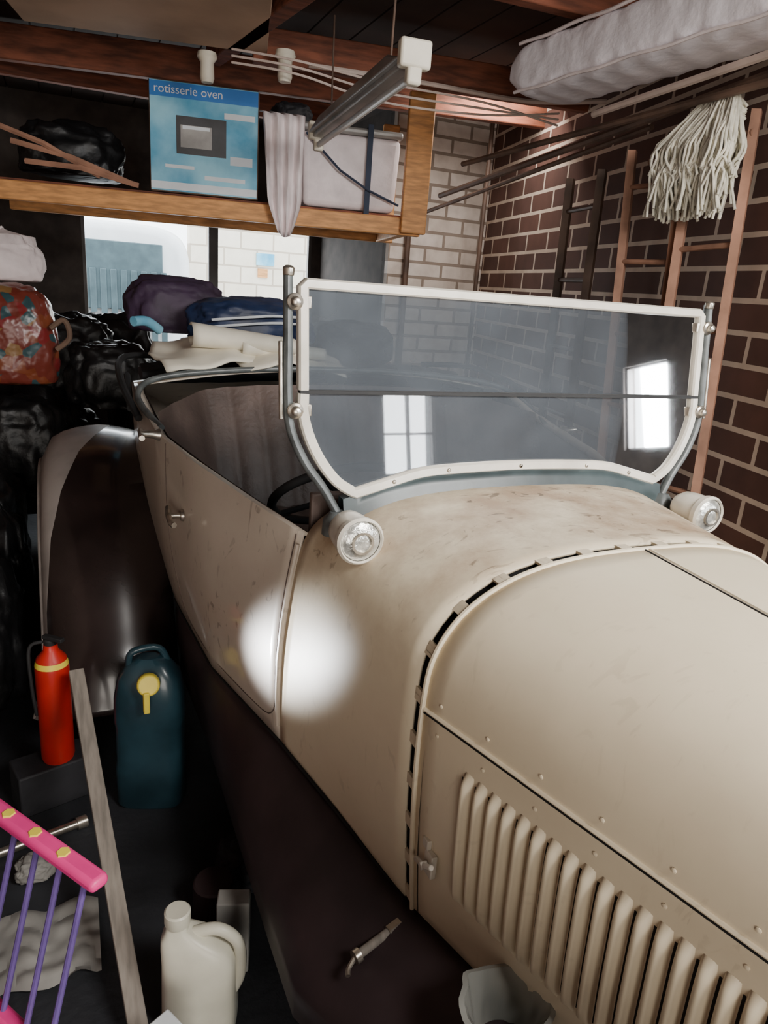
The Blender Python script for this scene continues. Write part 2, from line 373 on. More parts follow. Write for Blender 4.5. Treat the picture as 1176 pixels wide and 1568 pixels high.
for i,(u0,z0,u1,z1) in enumerate(((-2.0,2.22,-1.45,2.08),(-1.95,2.14,-1.42,2.075),(-2.1,2.30,-1.60,2.10))):
    b.tube([L(u0,.03+i*.03,z0),L((u0+u1)/2,.0,(z0+z1)/2+.02),L(u1,.02,z1)],.014,6)
b.build('timber_offcuts',M['ladderwood'])
# hanging cloth
rows=[]
for j in range(15):
    t=j/14;row=[]
    for i in range(21):
        s=i/20;w=.21*(1-.25*t) if t<.75 else .21*(.81-(t-.75)*1.8)
        z=2.46-.54*t-.03*math.sin(s*3)*(t)
        row.append(L(-.715+(s-.5)*w+.02*t,-.045-.018*math.sin(s*22+t*2)-(.02 if t>.6 else 0),z))
    rows.append(row)
rows=[[p+Vector((0,.14,.03)) for p in rows[0]]]+rows
b=MB();b.loft(rows);b.build('hanging_cloth',M['cloth'],solid=.004,angle=80)
# fluorescent batten
fl=empty('fluorescent_light')
F0=Vector((-.045,.66,2.315));F1=Vector((.075,1.92,2.315));fd=(F1-F0).normalized();fa=math.atan2(fd.y,fd.x)-math.pi/2
b=MB();mid=(F0+F1)/2;Ln=(F1-F0).length
b.box(mid+Vector((0,0,.02)),(.10,Ln,.045),RZ(fa),taper=.75);b.box(mid+Vector((0,0,-.008)),(.06,Ln,.02),RZ(fa));b.build('batten',M['metalgrey'],fl,bevel=.006)
b=MB()
for P in (F0,F1): b.box(P+Vector((0,0,.01)),(.095,.04,.075),RZ(fa)); b.box(P+Vector((0,0,-.045)),(.045,.035,.05),RZ(fa))
b.build('end_caps',M['capwhite'],fl,bevel=.008)
b=MB();b.tube([F0+fd*.02+Vector((0,0,-.045)),F1-fd*.02+Vector((0,0,-.045))],.013,12);b.build('tube',M['tube'],fl)
b=MB();b.tube([mid+fd*.4+Vector((0,0,.04)),mid+fd*.42+Vector((0,0,.4))],.004);b.tube([mid-fd*.4+Vector((0,0,.04)),mid-fd*.42+Vector((0,0,.45))],.004);b.build('hangers',M['rust'],fl)
for (x,y) in ((-.37,2.2),(-.08,1.95)):
    b=MB();b.lathe((x,y,2.62),(0,0,-1),[(.04,0),(.045,.02),(.03,.04),(.032,.10),(.026,.12)],16);b.build('lamp_holder',M['capwhite'])
b=MB()
for k in range(3):
    o=k*.025
    b.tube(cr([(-.30,2.0,2.60-o),(-.05,1.83,2.56-o),(.3,1.78,2.53-o*1.5),(.75,1.66,2.50-o),(1.12,1.6,2.45+o)],6),.005,6)
b.tube(cr([(.0,1.86,2.56),(.5,1.82,2.57),(1.0,1.7,2.55),(1.3,1.5,2.56)],5),.010,6)
b.build('electrical_cables',M['cable'])
# poles stored under rafters along right wall
for (a,c,r) in (((.86,2.0,2.30),(1.02,.25,2.37),.013),((1.05,2.6,2.22),(1.04,.1,2.42),.016),((1.1,2.9,2.15),(1.15,1.0,2.36),.012)):
    b=MB();b.tube([a,c],r,8);b.build('stored_pole',M['rust'])
b=MB();b.tube([(1.44,2.75,0),(1.44,2.75,2.7)],.014);b.build('conduit_pipe',M['rust'])
b=MB();b.tube([(1.1,3.1,0),(1.1,3.12,2.75)],.02);b.build('conduit_pipe',M['rust'])
b=MB();b.tube([(.9,1.05,2.375),(.85,-.2,2.40)],.013);b.build('support_pipe',M['cable'])

# mattress in rafters
mp0=Vector((.745,1.24,2.505));mp1=Vector((.915,-.05,2.535));md=(mp1-mp0).normalized();mn=Vector((md.y,-md.x,0)).normalized()
rings=[]
for i in range(61):
    t=i/60;e=1-max(0,(.06-t)/.06)**2*.55;e2=1-max(0,(t-.95)/.05)**2*.5
    c=mp0.lerp(mp1,t);ring=[]
    for k in range(40):
        a=2*math.pi*k/40;ca,sa=math.cos(a),math.sin(a)
        x=math.copysign(abs(ca)**.35,ca)*.14*(.9+.1*e);z=math.copysign(abs(sa)**.38,sa)*.088*e*e2
        p=c-mn*x+Vector((0,0,z))
        p+=Vector((0,0,1))*.003*math.sin(t*70+k*.5)+mn*.006*noise.noise(p*22)
        ring.append(p)
    rings.append(ring)
mt=empty('mattress')
b=MB();b.loft(rings,closed_ring=True,caps=True);b.build('padding',M['mattress'],mt,angle=70)
b=MB()
for zz in (.081,-.081):
    b.tube([mp0.lerp(mp1,i/30)+mn*.138+Vector((0,0,zz+.003*math.sin(i))) for i in range(1,30)],.006,6)
b.build('piping',M['cloth'],mt)

# ladders and mop
def ladder(name,t0,t1,b0,b1,n,m,r=.02):
    t0,t1,b0,b1=map(Vector,(t0,t1,b0,b1));b=MB()
    for a,c in ((t0,b0),(t1,b1)): b.tube([a+(a-c).normalized()*.05,c],r,4,flat=1.5)
    for i in range(n):
        t=(i+.3)/n;p=t0.lerp(b0,t);q=t1.lerp(b1,t);b.tube([p,q],r*.6,8)
    return b.build(name,m,angle=30)
ladder('wooden_ladder',(1.055,.66,2.25),(1.095,.45,2.27),(.90,.40,0.02),(.94,.17,0.02),8,M['ladderwood'],.017)
ladder('wooden_ladder',(1.02,.93,2.20),(1.06,.70,2.20),(.93,.62,.02),(.98,.45,.02),8,M['ladderwood'],.016)
ladder('wooden_ladder',(1.20,1.55,2.18),(1.14,1.25,2.18),(1.20,1.48,.02),(1.16,1.22,.02),7,M['rust'],.018)
b=MB()
T=Vector((1.055,.545,2.285))
b.tube([(1.03,.84,2.20),(1.085,.44,2.25)],.014,8,mi=1)
for i in range(360):
    side=1 if i%2 else -1
    p0=T+Vector((random.uniform(-.02,.0),random.uniform(-.055,.055),random.uniform(.0,.05)))
    y1=p0.y+(random.uniform(.05,.15) if side>0 else -random.uniform(.0,.09));x1=1.04+random.uniform(-.085,.0)
    zl=T.z-random.uniform(.14,.31)
    w1=lambda: random.uniform(-.022,.022)
    pts=[p0+Vector((.01,-side*.03,.0)),p0+Vector((-.02,side*.02,.03)),Vector((x1,y1,T.z-.05)),Vector((x1+w1(),y1+w1(),T.z-.10)),Vector((x1-.01,y1+w1(),T.z-.15)),Vector((x1-.01,y1+w1(),(T.z+zl)/2-.05)),Vector((x1+w1(),y1+w1()*1.6,zl))]
    b.tube(cr(pts,3),.005,5)
b.build('string_mop',[M['mop'],M['ladderwood']],angle=80)

# ------------------------------------------------------------------ CAR
car=empty('vintage_car')
P0=[(0,1.235),(.12,1.232),(.23,1.218),(.323,1.187),(.396,1.135),(.44,1.06),(.451,.965),(.452,.85),(.447,.72),(.438,.6),(.427,.49)]
P1=[(0,1.245),(.14,1.243),(.27,1.235),(.37,1.217),(.45,1.185),(.505,1.145),(.535,1.08),(.556,.95),(.568,.82),(.570,.68),(.566,.57)]
YH=-.486
def mirror_ring(half,y):
    l=[Vector((-x,y,z)) for x,z in reversed(half)]
    return l+[Vector((x,y,z)) for x,z in half[1:]]
def dense(half,n=3):
    q=cr([(x,0,z) for x,z in half],n);return [(p.x,p.z) for p in q]
def cowlprof(y):
    w=max(0,min(1,(y-YH)/(0-YH)));w=w**.9
    return dense([(a[0]+(c[0]-a[0])*w,a[1]+(c[1]-a[1])*w) for a,c in zip(P0,P1)])
b=MB();b.loft([mirror_ring(cowlprof(y),y) for y in [-.478+i*(.478)/14 for i in range(15)]])
b.build('cowl',M['cream'],car,solid=.006,angle=50)
# hood
def kx(y): return 1-.306*(-.498-y)/.451
def hoodpt(x,z,y,off=0):
    dy=-.498-y;return Vector((x*kx(y),y,z-.035*dy*(z-.49)/.745*1.0))
def hoodprof(y,sc=1.0): return [((hoodpt(x,z,y)).x*sc,(hoodpt(x,z,y)).z*1) for x,z in dense(P0)]
ys=[-.499-i*.831/16 for i in range(17)]
b=MB();b.loft([mirror_ring(hoodprof(y),y) for y in ys]);b.build('bonnet',M['cream'],car,solid=.004,angle=50)
# dark flange in gap + cream bridging tabs
b=MB();b.loft([mirror_ring([(x*.985,z-.012) for x,z in dense(P0)],y) for y in (-.52,-.462)]);b.build('cowl_flange',M['dark'],car)
b=MB()
full=mirror_ring(dense(P0,8),0)
dist=[0]
for i in range(1,len(full)): dist.append(dist[-1]+(full[i]-full[i-1]).length)
def along(s):
    for i in range(len(full)-1):
        if dist[i+1]>=s:
            t=(s-dist[i])/(dist[i+1]-dist[i]+1e-9);return full[i].lerp(full[i+1],t),(full[i+1]-full[i]).normalized()
    return full[-1],(full[-1]-full[-2]).normalized()
s=.03
while s<dist[-1]:
    for k in range(-1,3):
        p,t=along(max(0,s+k*.006))
        a=math.atan2(t.z,t.x)
        b.box((p.x,-.489,p.z-.001),(.0075,.026,.006),Matrix.Rotation(-a,3,'Y'))
    s+=.092
b.build('cowl_tabs',M['cream'],car)
# hood beads
def edge(y,r,m,n,sc=1.0,dz=0):
    b=MB();b.tube([Vector((p.x*sc,y,p.z+dz)) for p in full],r,8);b.build(n,m,car)
edge(-.505,.0052,M['cream'],'bonnet_rear_bead')
b=MB();c=MB();rv=MB()
yl=[-.50-i*.83/20 for i in range(21)]
for sx in (-1,1):
    b.tube([hoodpt(sx*.4525,.965,y) for y in yl],.0042,6)
    c.tube([hoodpt(sx*.4535,.958,y) for y in yl],.0018,6)
    for i in range(8):
        y=-.545-i*.105
        for zz,xx in ((.990,.4505),(.93,.452)):
            rv.lathe(hoodpt(sx*xx,zz,y),(sx,-.3,0),[(.0042,0),(.0038,.0015),(.002,.0025)],8)
c.tube([hoodpt(0,1.2345,y) for y in yl],.0025,6);b.tube([hoodpt(.011,1.234,y) for y in yl],.0042,6)
b.build('bonnet_hinges',M['cream'],car);c.build('bonnet_gaps',M['dark'],car);rv.build('rivets',M['cream'],car)
# louvres
def hoodx(z):
    tab=sorted([(q[1],q[0]) for q in P0[5:]]);return interp(tab,z)
b=MB();th=math.atan(.306)
for sx in (-1,1):
    for i in range(22):
        y0=-.615-i*.0290
        rows=[]
        for j in range(17):
            t=j/16;z=.905-.285*t;e=min(1,math.sin(math.pi*t)*4.2)**.6 if 0<t<1 else 0
            row=[]
            for k,(du,h) in enumerate(((0,0),(.0015,.008),(.004,.0125),(.008,.0145),(.012,.0135),(.016,.0095),(.020,.004),(.0225,.0))):
                y=y0-du;base=hoodpt(sx*hoodx(z),z,y)
                n=Vector((sx*math.cos(th),-math.sin(th),0))
                row.append(base+n*(h*e*1.15-.0015*(k in(0,7))))
            rows.append(row)
        b.loft(rows)
        b.loft([[hoodpt(sx*(hoodx(z)+.0012),z,y0+.0005),hoodpt(sx*(hoodx(z)+.0012),z,y0+.0045)] for z in [.89-.255*q/8 for q in range(9)]],mi=1)  # dark strip paints the shade beside each louvre
b.build('bonnet_louvres',[M['cream'],M['dark']],car,angle=50)
# bonnet catch
b=MB();q=hoodpt(-.444,.66,-.56)
b.box(q+Vector((-.006,0,0)),(.012,.03,.05));b.tube([q+Vector((-.02,-.03,.02)),q+Vector((-.022,0,.0)),q+Vector((-.02,.03,-.01))],.006,8);b.tube([q,q+Vector((-.028,0,0))],.008,8)
b.box(q+Vector((-.008,.015,.035)),(.01,.02,.02));b.build('bonnet_catch',M['trim'],car,bevel=.002)
# radiator
rad=MB();rad.loft([mirror_ring(hoodprof(y,s),y) for y,s in ((-1.325,1.02),(-1.34,1.08),(-1.41,1.08),(-1.425,.98))]);rad.build('radiator_shell',M['chrome'],car,solid=.01)
rad=MB();r_=mirror_ring(hoodprof(-1.33,.95),-1.40);rad.add(r_,[tuple(range(len(r_)))]);rad.build('radiator_core',M['dark'],car)
b=MB()
for i in range(13): b.box((-.165+i*.0275,-1.41,.84),(.004,.006,.66))
b.build('radiator_bars',M['chrome'],car)
# body side tables
XB=[(0,.530),(.2,.60),(.5,.70),(.8,.765),(1.2,.795),(1.6,.78),(2.0,.71),(2.3,.58),(2.5,.42)]
ZB=[(0,1.125),(.25,1.15),(.5,1.178),(.8,1.195),(1.0,1.225),(1.2,1.27),(1.35,1.28),(1.8,1.20),(2.2,1.08),(2.5,.92)]
XL=[(-1.3,.2),(-.486,.427),(-.26,.50),(0,.566),(.4,.665),(.88,.705),(1.5,.71),(2.0,.66),(2.3,.54),(2.5,.40)]
ZL=[(-1.3,.49),(-.486,.49),(-.26,.545),(0,.57),(.9,.575),(1.5,.60),(2.5,.62)]
def sidex(y,z):
    zb,zl=interp(ZB,y),interp(ZL,y);t=(zb-z)/(zb-zl)
    return interp(XB,y)+(interp(XL,y)-interp(XB,y))*t+.022*math.sin(math.pi*max(0,min(1,t)))
def sidept(y,z,sx=-1,off=0): return Vector((sx*(sidex(y,z)+off),y,z))
for sx,nm in ((-1,'body_side_driver'),(1,'body_side_passenger')):
    b=MB();rows=[]
    for i in range(27):
        y=i*.05;zb,zl=interp(ZB,y),interp(ZL,y)
        r=[Vector((sx*(interp(XB,y)-.03),y,zb-.012)),Vector((sx*(interp(XB,y)-.012),y,zb+.003))]
        for j in range(13): z=zb+(zl-zb)*j/12;r.append(sidept(y,z,sx))
        rows.append(r)
    b.loft(rows);b.build(nm,M['cream_shaded'],car,solid=.008 if sx<0 else -.008,angle=60)
    b=MB();rows=[]
    for i in range(27):
        y=i*.05;zb=interp(ZB,y);rows.append([sidept(y,z,sx,-.035) for z in [zb-.01+(.60-zb)*j/6 for j in range(7)]])
    b.loft(rows);b.build('door_lining',M['leather'],car)
    # door shut lines
    b=MB();pts=[sidept(.02,z,sx,.0005) for z in (1.12,1.05,.95,.85,.75,.68)]+[sidept(.035,.64,sx,.0005),sidept(.07,.618,sx,.0005)]+[sidept(y,.612,sx,.0005) for y in (.15,.3,.45,.6)]+[sidept(.67,.63,sx,.0005),sidept(.70,.68,sx,.0005)]+[sidept(.72,z,sx,.0005) for z in (.8,.95,1.1,1.18)]
    b.tube(cr(pts,3),.0014,6);b.build('door_shut_line',M['leather'],car)
    b=MB();b.tube([sidept(.004,z,sx,.003) for z in (1.10,1.0,.9,.8,.7,.62)],.0065,8);b.build('door_pillar_bead',M['cream_shaded'],car)
    # handles
    b=MB()
    q=sidept(.56,1.0,sx,0);b.lathe(q,(sx,0,0),[(.018,0),(.016,.008),(.008,.01),(.008,.035),(.01,.04)],14)
    b.tube(cr([q+Vector((sx*.038,.045,.012)),q+Vector((sx*.042,.0,.0)),q+Vector((sx*.042,-.05,-.004)),q+Vector((sx*.036,-.075,-.004))],4),[.009]*6+[.0085]*7,8)
    q=sidept(.78,1.195,sx,0);b.lathe(q,(sx,-.2,.1),[(.02,0),(.014,.015),(.01,.05),(.013,.06)],14);b.tube([q+Vector((sx*.05,.06,0)),q+Vector((sx*.055,-.05,0))],.009)
    b.build('door_handles',M['chrome'],car)
b=MB();rows=[]
for i in range(26):
    y=1.27+i*.05
    if y>2.5: y=2.5
    zb,zl=interp(ZB,y),interp(ZL,y);hf=[]
    xb=interp(XB,y)
    for k in range(6):
        t=k/6;hf.append((xb*t*.97,zb+.07*(1-t**2.4)))
    for j in range(9):
        z=zb+(zl-zb)*j/8;hf.append((sidex(y,z),z))
    rows.append(mirror_ring(hf,y))
b.loft(rows,colmi=None);b.build('rear_body',M['cream_shaded'],car,solid=.006,angle=60)
b=MB();b.add(rows[-1],[tuple(range(len(rows[-1])))]);b.build('tail_panel',M['cream_shaded'],car)
# cockpit interior
b=MB();b.box((0,.6,.60),(1.10,1.2,.03));b.build('cockpit_floor',M['dark'],car)
b=MB();b.box((0,.045,1.06),(1.0,.02,.30));b.build('dashboard',M['leather'],car,bevel=.004)
b=MB()
for x in (-.12,0,.12): b.lathe((x,.06,1.08),(0,1,0),[(.04,0),(.04,.012),(.034,.014)],18)
b.build('gauges',M['chrome'],car)
rows=[]
NX=120
for j in range(13):
    t=j/12;row=[]
    for i in range(NX+1):
        s=i/NX*2-1;x=s*.745
        ple=.014*abs(math.sin(s*math.pi*6.5))**.6
        yb=1.0+.23*t-.42*max(0,abs(s)-.72)**1.2*3.0
        z=.72+(.575-.06*abs(s)**3)*t
        bulge=.03*math.sin(math.pi*min(1,t))
        row.append(Vector((x*(.94+.06*t),yb-ple-bulge,z)))
    rows.append(row)
b=MB();b.loft(rows);b.build('seat_back',M['leather'],car,angle=80)
rows=[]
for j in range(9):
    t=j/8;row=[]
    for i in range(NX+1):
        s=i/NX*2-1;ple=.012*abs(math.sin(s*math.pi*6.5))**.6
        row.append(Vector((s*.60,.55+.45*t,.86+ple+.03*math.sin(math.pi*t)-(.0 if t>.02 else .2))))
    rows.append(row)
b=MB();b.loft(rows);b.box((0,.77,.73),(1.2,.44,.2));b.build('seat_cushion',M['leather'],car,angle=80)
# padded rim
rim=[(-.745,.86,1.20),(-.785,1.03,1.235),(-.79,1.15,1.265),(-.74,1.22,1.30),(-.6,1.25,1.325),(-.3,1.27,1.345),(0,1.27,1.35),(.3,1.27,1.345),(.6,1.25,1.325),(.74,1.22,1.30),(.79,1.15,1.265),(.785,1.03,1.235),(.745,.86,1.20)]
b=MB();b.tube(cr(rim,6),.011,10);b.build('cockpit_rim',M['post'],car)
# steering wheel
b=MB();cW=Vector((-.30,.36,1.10));ax=Vector((0,.62,.78)).normalized();u=ax.orthogonal().normalized();w=ax.cross(u)
b.tube([cW+(u*math.cos(a)+w*math.sin(a))*.205 for a in [i*math.pi/20 for i in range(40)]],.013,10,closed=True)
for a in (0,math.pi/2,math.pi,3*math.pi/2): b.tube([cW,cW+(u*math.cos(a)+w*math.sin(a))*.2],.009)
b.tube([cW,cW-ax*.5],.018);b.lathe(cW-ax*.01,ax,[(.035,0),(.035,.02),(.02,.03)],16)
b.build('steering_wheel',M['rubber'],car)
# folded hood and irons
hc=MB();rings=[]
for i in range(15):
    x=-.74+i*1.48/14
    c=Vector((x,1.62+.05*math.cos(x*2),1.30-.05*abs(x)**2));e=.35+.65*math.sin(math.pi*(i+.6)/15.2)**.4
    rings.append([c+Vector((0,math.cos(a)*.16*e,math.sin(a)*.05*e+.008*math.sin(a*5+i))) for a in [k*math.pi/10 for k in range(20)]])
hc.loft(rings,closed_ring=True,caps=True);hc.build('folded_soft_top',M['hoodcloth'],car,angle=80)
b=MB()
for sx in (-1,1):
    b.tube(cr([(sx*.80,1.02,1.20),(sx*.84,1.25,1.30),(sx*.80,1.6,1.34),(sx*.6,1.75,1.33)],5),.013);b.tube([(sx*.82,1.1,1.22),(sx*.80,1.5,1.28)],.012)
b.build('hood_irons',M['rubber'],car)

# windscreen --------------------------------------------------
def wp(x,z,off=0): # point on raked windscreen plane
    return Vector((x,-.06+(z-1.24)*.06/.44-off,z))
lower=[(.552,1.455),(.552,1.41),(.538,1.36),(.512,1.31),(.475,1.265),(.432,1.238)]
bot=[(.34,1.262),(.26,1.280),(.13,1.287),(0,1.289)]
lo=[( -x,z) for x,z in lower]+[(-x,z) for x,z in bot]+[(x,z) for x,z in reversed(bot[:-1])]+[(x,z) for x,z in reversed(lower)]
ws=MB()
def ribbon(mb,pts,w,d,closed=False):
    rings=[];N=len(pts)
    for i,(x,z) in enumerate(pts):
        a=pts[max(i-1,0)] if not closed else pts[i-1];c=pts[min(i+1,N-1)] if not closed else pts[(i+1)%N]
        t=Vector((c[0]-a[0],c[1]-a[1])).normalized();n=Vector((-t.y,t.x))
        q=[]
        for du,dd in ((-w/2,-d*.3),(-w/3,-d/2),(w/3,-d/2),(w/2,-d*.3),(w/2,d/2),(-w/2,d/2)):
            q.append(wp(x+n.x*du,z+n.y*du,-dd))
        rings.append(q)
    mb.loft(rings,closed_ring=True,closed=closed,caps=not closed)
lod=[(p.x,p.z) for p in cr([(x,0,z) for x,z in lo[:6]],4)]+[(p.x,p.z) for p in cr([(x,0,z) for x,z in lo[6:13]],4)]+[(p.x,p.z) for p in cr([(x,0,z) for x,z in lo[13:]],4)]
ribbon(ws,lod,.024,.024)
up=[(-.552,1.462),(-.552,1.55),(-.552,1.670),(-.545,1.677),(0,1.677),(.545,1.677),(.552,1.670),(.552,1.55),(.552,1.462)]
ribbon(ws,up,.022,.024)
ws.build('windscreen_frame',M['trim'],car,bevel=.002,angle=35)
b=MB();poly=[wp(x,z) for x,z in lod];b.add(poly,[tuple(range(len(poly)))]);b.build('lower_glass',M['glass'],car)
b=MB();b.add([wp(-.55,1.46),wp(.55,1.46),wp(.55,1.675),wp(-.55,1.675)],[(0,1,2,3)]);b.build('upper_glass',M['glass'],car)
b=MB();ribbon(b,[(-.56,1.458),(0,1.458),(.56,1.458)],.009,.02);b.build('glass_divider',M['rubber'],car)
# seal beneath
rows=[]
for i in range(31):
    x=-.46+.92*i/30
    zt=interp([(-.46,1.225),(-.43,1.235),(-.34,1.258),(-.26,1.272),(0,1.28),(.26,1.272),(.34,1.258),(.43,1.235),(.46,1.225)],x)
    zc=interp([(0,1.243),(.14,1.24),(.27,1.232),(.37,1.214),(.46,1.17)],abs(x))-.02
    yb=-.055
    rows.append([Vector((x,yb-.035,zc)),Vector((x,yb-.018,(zc+.02+zt)/2)),Vector((x,yb-.01,zt)),Vector((x,yb+.02,zt)),Vector((x,yb+.03,zc))])
b=MB();b.loft(rows);b.build('windscreen_seal',M['navy'],car,angle=70)
# stanchions
for sx in (-1,1):
    b=MB();pts=[(.47,1.19),(.505,1.25),(.548,1.31),(.578,1.38),(.584,1.45),(.583,1.55),(.582,1.70)]
    b.tube(cr([wp(sx*x,z,-.004) for x,z in pts],5),.0105,10,flat=1.2)
    b.lathe(wp(sx*.47,1.18),(sx*.1,0,1),[(.04,-.03),(.035,0),(.018,.02)],14)
    b.build('windscreen_post',M['post'],car)
    b=MB()
    for x,z in ((.572,1.64),(.572,1.42)):
        q=wp(sx*x,z,.008);b.lathe(q,(0,-1,0),[(.015,-.01),(.018,.006),(.010,.010),(.010,.020),(.005,.023)],14);b.box(q+Vector((-sx*.012,.006,0)),(.05,.014,.024))
    q=wp(sx*.582,1.70);b.lathe(q,(0,0,1),[(.012,-.01),(.013,.005),(.006,.010)],10)
    b.tube([wp(sx*.60,1.40),wp(sx*.60,1.56)],.005)
    for x,z in ((.34,1.262),(.0,1.289),(.2,1.284)) : b.lathe(wp(sx*x,z,.012),(0,-1,0),[(.006,0),(.004,.003)],8)
    b.build('windscreen_fittings',M['chrome'],car,bevel=.0015)
    # cowl lamp
    c=Vector((sx*.478,-.205,1.185));b=MB()
    b.lathe(c+Vector((0,.05,0)),(0,-1,0),[(.012,-.035),(.03,-.028),(.042,-.008),(.045,.02),(.045,.055),(.050,.058),(.051,.072),(.046,.078),(.043,.073)],28,caps=False)
    b.tube([c+Vector((0,.02,-.03)),c+Vector((-sx*.02,.02,-.07)),c+Vector((-sx*.03,.02,-.12))],.014)
    b.build('side_lamp_body',M['trim'],car,angle=35)
    b=MB();b.lathe(c+Vector((0,-.02,0)),(0,-1,0),[(.044,0),(.040,.004),(.026,.011),(.008,.014)],24);b.build('side_lamp_lens',M['lens'],car)
    b=MB();b.lathe(c+Vector((0,-.026,0)),(0,-1,0),[(.022,0),(.024,.011),(.019,.011),(.018,.0)],20,caps=False);b.build('side_lamp_ring',M['chrome'],car)

# fenders
def fender(path,xs,sx,nm,extra=0,thr=((0,.81),(9,.81)),split=9):
    path=cr([(0,y,z) for y,z in path],5);rows=[]
    secp=cr([(x,0,d) for x,d in xs],4);sect=[(p.x,p.z) for p in secp]
    x0,x1=sect[0][0],sect[-1][0]
    for i,p in enumerate(path):
        a=path[max(i-1,0)];c=path[min(i+1,len(path)-1)];t=(c-a).normalized();n=Vector((0,-t.z,t.y))
        fl=extra*max(0,1-i/10)**2
        th_=interp(thr,i);cols=[x0+(th_-x0)*k/split for k in range(split+1)]+[th_+(x1-th_)*k/6 for k in range(1,7)]
        rows.append([Vector((sx*(x+fl*max(0,(x-.7)/.44)**2),p.y,p.z))+n*interp(sect,x) for x in cols])
    b=MB();b.loft(rows,colmi=lambda i,k: 1 if k>=split else 0)
    b.build(nm,[M['darkfender'],M['pale']],car,solid=.006 if sx<0 else -.006,angle=70)
    b=MB();b.tube([r[-1] for r in rows],.008,8);b.build(nm+'_beading',M['pale'],car)
rp=[(.79,.22),(.85,.36),(.93,.48),(1.05,.66),(1.2,.83),(1.42,.96),(1.72,1.01),(2.0,.95),(2.22,.80),(2.38,.58),(2.42,.45)]
rx=[(.70,-.03),(.78,0),(.88,.018),(.97,.012),(1.05,-.010),(1.11,-.05),(1.135,-.10),(1.14,-.13)]
fp=[(-.80,.40),(-.90,.47),(-1.03,.62),(-1.18,.79),(-1.42,.88),(-1.65,.82),(-1.8,.64),(-1.84,.52)]
fx=[(.50,-.03),(.56,0),(.66,.015),(.76,.0),(.82,-.03),(.835,-.06),(.84,-.08)]
for sx in (-1,1):
    fender(rp,rx,sx,'rear_fender',.04,thr=[(0,1.13),(12,1.125),(18,1.10),(22,1.06),(26,.99),(29,.90),(31,.86)]);fender(fp,fx,sx,'front_fender')
    # splash apron
    rows=[]
    for i in range(45):
        y=-1.3+i*.05;inn=Vector((sx*(interp(XL,y)-.012),y,interp(ZL,y)+.012))
        ox=interp([(-1.3,.52),(-.8,.56),(-.5,.665),(.45,.67),(.9,.69)],y);oz=interp([(-1.3,.48),(-.8,.43),(-.5,.37),(-.3,.36),(.9,.36)],y)
        out=Vector((sx*ox,y,oz))
        md_=(inn+out)/2+Vector((sx*.012,0,.012))
        rows.append([inn,(inn+md_)/2+Vector((sx*.006,0,.004)),md_,(md_+out)/2+Vector((sx*.006,0,.003)),out,out+Vector((sx*.002,0,-.07))])
    b=MB();b.loft(rows);b.build('splash_apron',M['apron'],car,solid=.004 if sx<0 else -.004,angle=60)
    b=MB();b.tube([sidept(y,interp(ZL,y)+.004,sx,.002) if y>=0 else Vector((sx*(interp(XL,y)+.003),y,interp(ZL,y)+.004)) for y in [-.48+i*.06 for i in range(24)]],.004,6);b.build('sill_edge',M['dark'],car)
    b=MB();b.box((sx*.33,.45,.42),(.06,3.7,.11));b.build('chassis_rail',M['dark'],car)
    for (wx,wy) in ((.68,-1.34),(.90,1.72)):
        c=Vector((sx*wx,wy,.37));b=MB();ring=[c+Vector((0,math.cos(a)*.305,math.sin(a)*.305)) for a in [i*math.pi/24 for i in range(48)]]
        b.tube(ring,.063,12,closed=True,mi=0);b.tube([c+(p-c)*.80 for p in ring],.02,8,closed=True,mi=1)
        for k in range(12):
            a=k*math.pi/6;b.tube([c,c+Vector((0,math.cos(a)*.245,math.sin(a)*.245))],[.022,.014],8,mi=2)
        b.lathe(c+Vector((sx*-.04,0,0)),(sx,0,0),[(.07,0),(.07,.06),(.04,.09),(.01,.10)],18,mi=1)
        b.build('wheel',[M['rubber'],M['darkfender'],M['wood_spoke']],car)
b=MB();b.tube([(-.9,1.72,.37),(.9,1.72,.37)],.04);b.tube([(-.68,-1.34,.35),(.68,-1.34,.35)],.025);b.box((0,.4,.42),(.6,.1,.08));b.box((0,.7,.56),(.9,1.3,.04));b.build('axles',M['dark'],car)
b=MB();b.box((0,-.9,.7),(.26,.6,.35));b.build('engine',M['dark'],car,bevel=.02)

# ------------------------------------------------------------------ stuff on the car
blob('navy_sports_bag',(-.20,1.96,1.46),(.60,.30,.26),M['navybag'],11,.12)
b=MB()
for k in range(2): b.tube(cr([(-.42,1.80,1.49-.03*k),(-.3,1.785,1.505-.03*k),(-.15,1.785,1.52-.03*k),(-.02,1.80,1.52-.03*k)],4),.006,6)
b.build('bag_stripes',M['boxwhite'])
blob('purple_backpack',(-.52,2.25,1.50),(.46,.28,.32),M['purplebag'],12,.12)
blob('dark_cushion',(.35,2.1,1.38),(.45,.36,.25),M['hoodcloth'],14,.1)
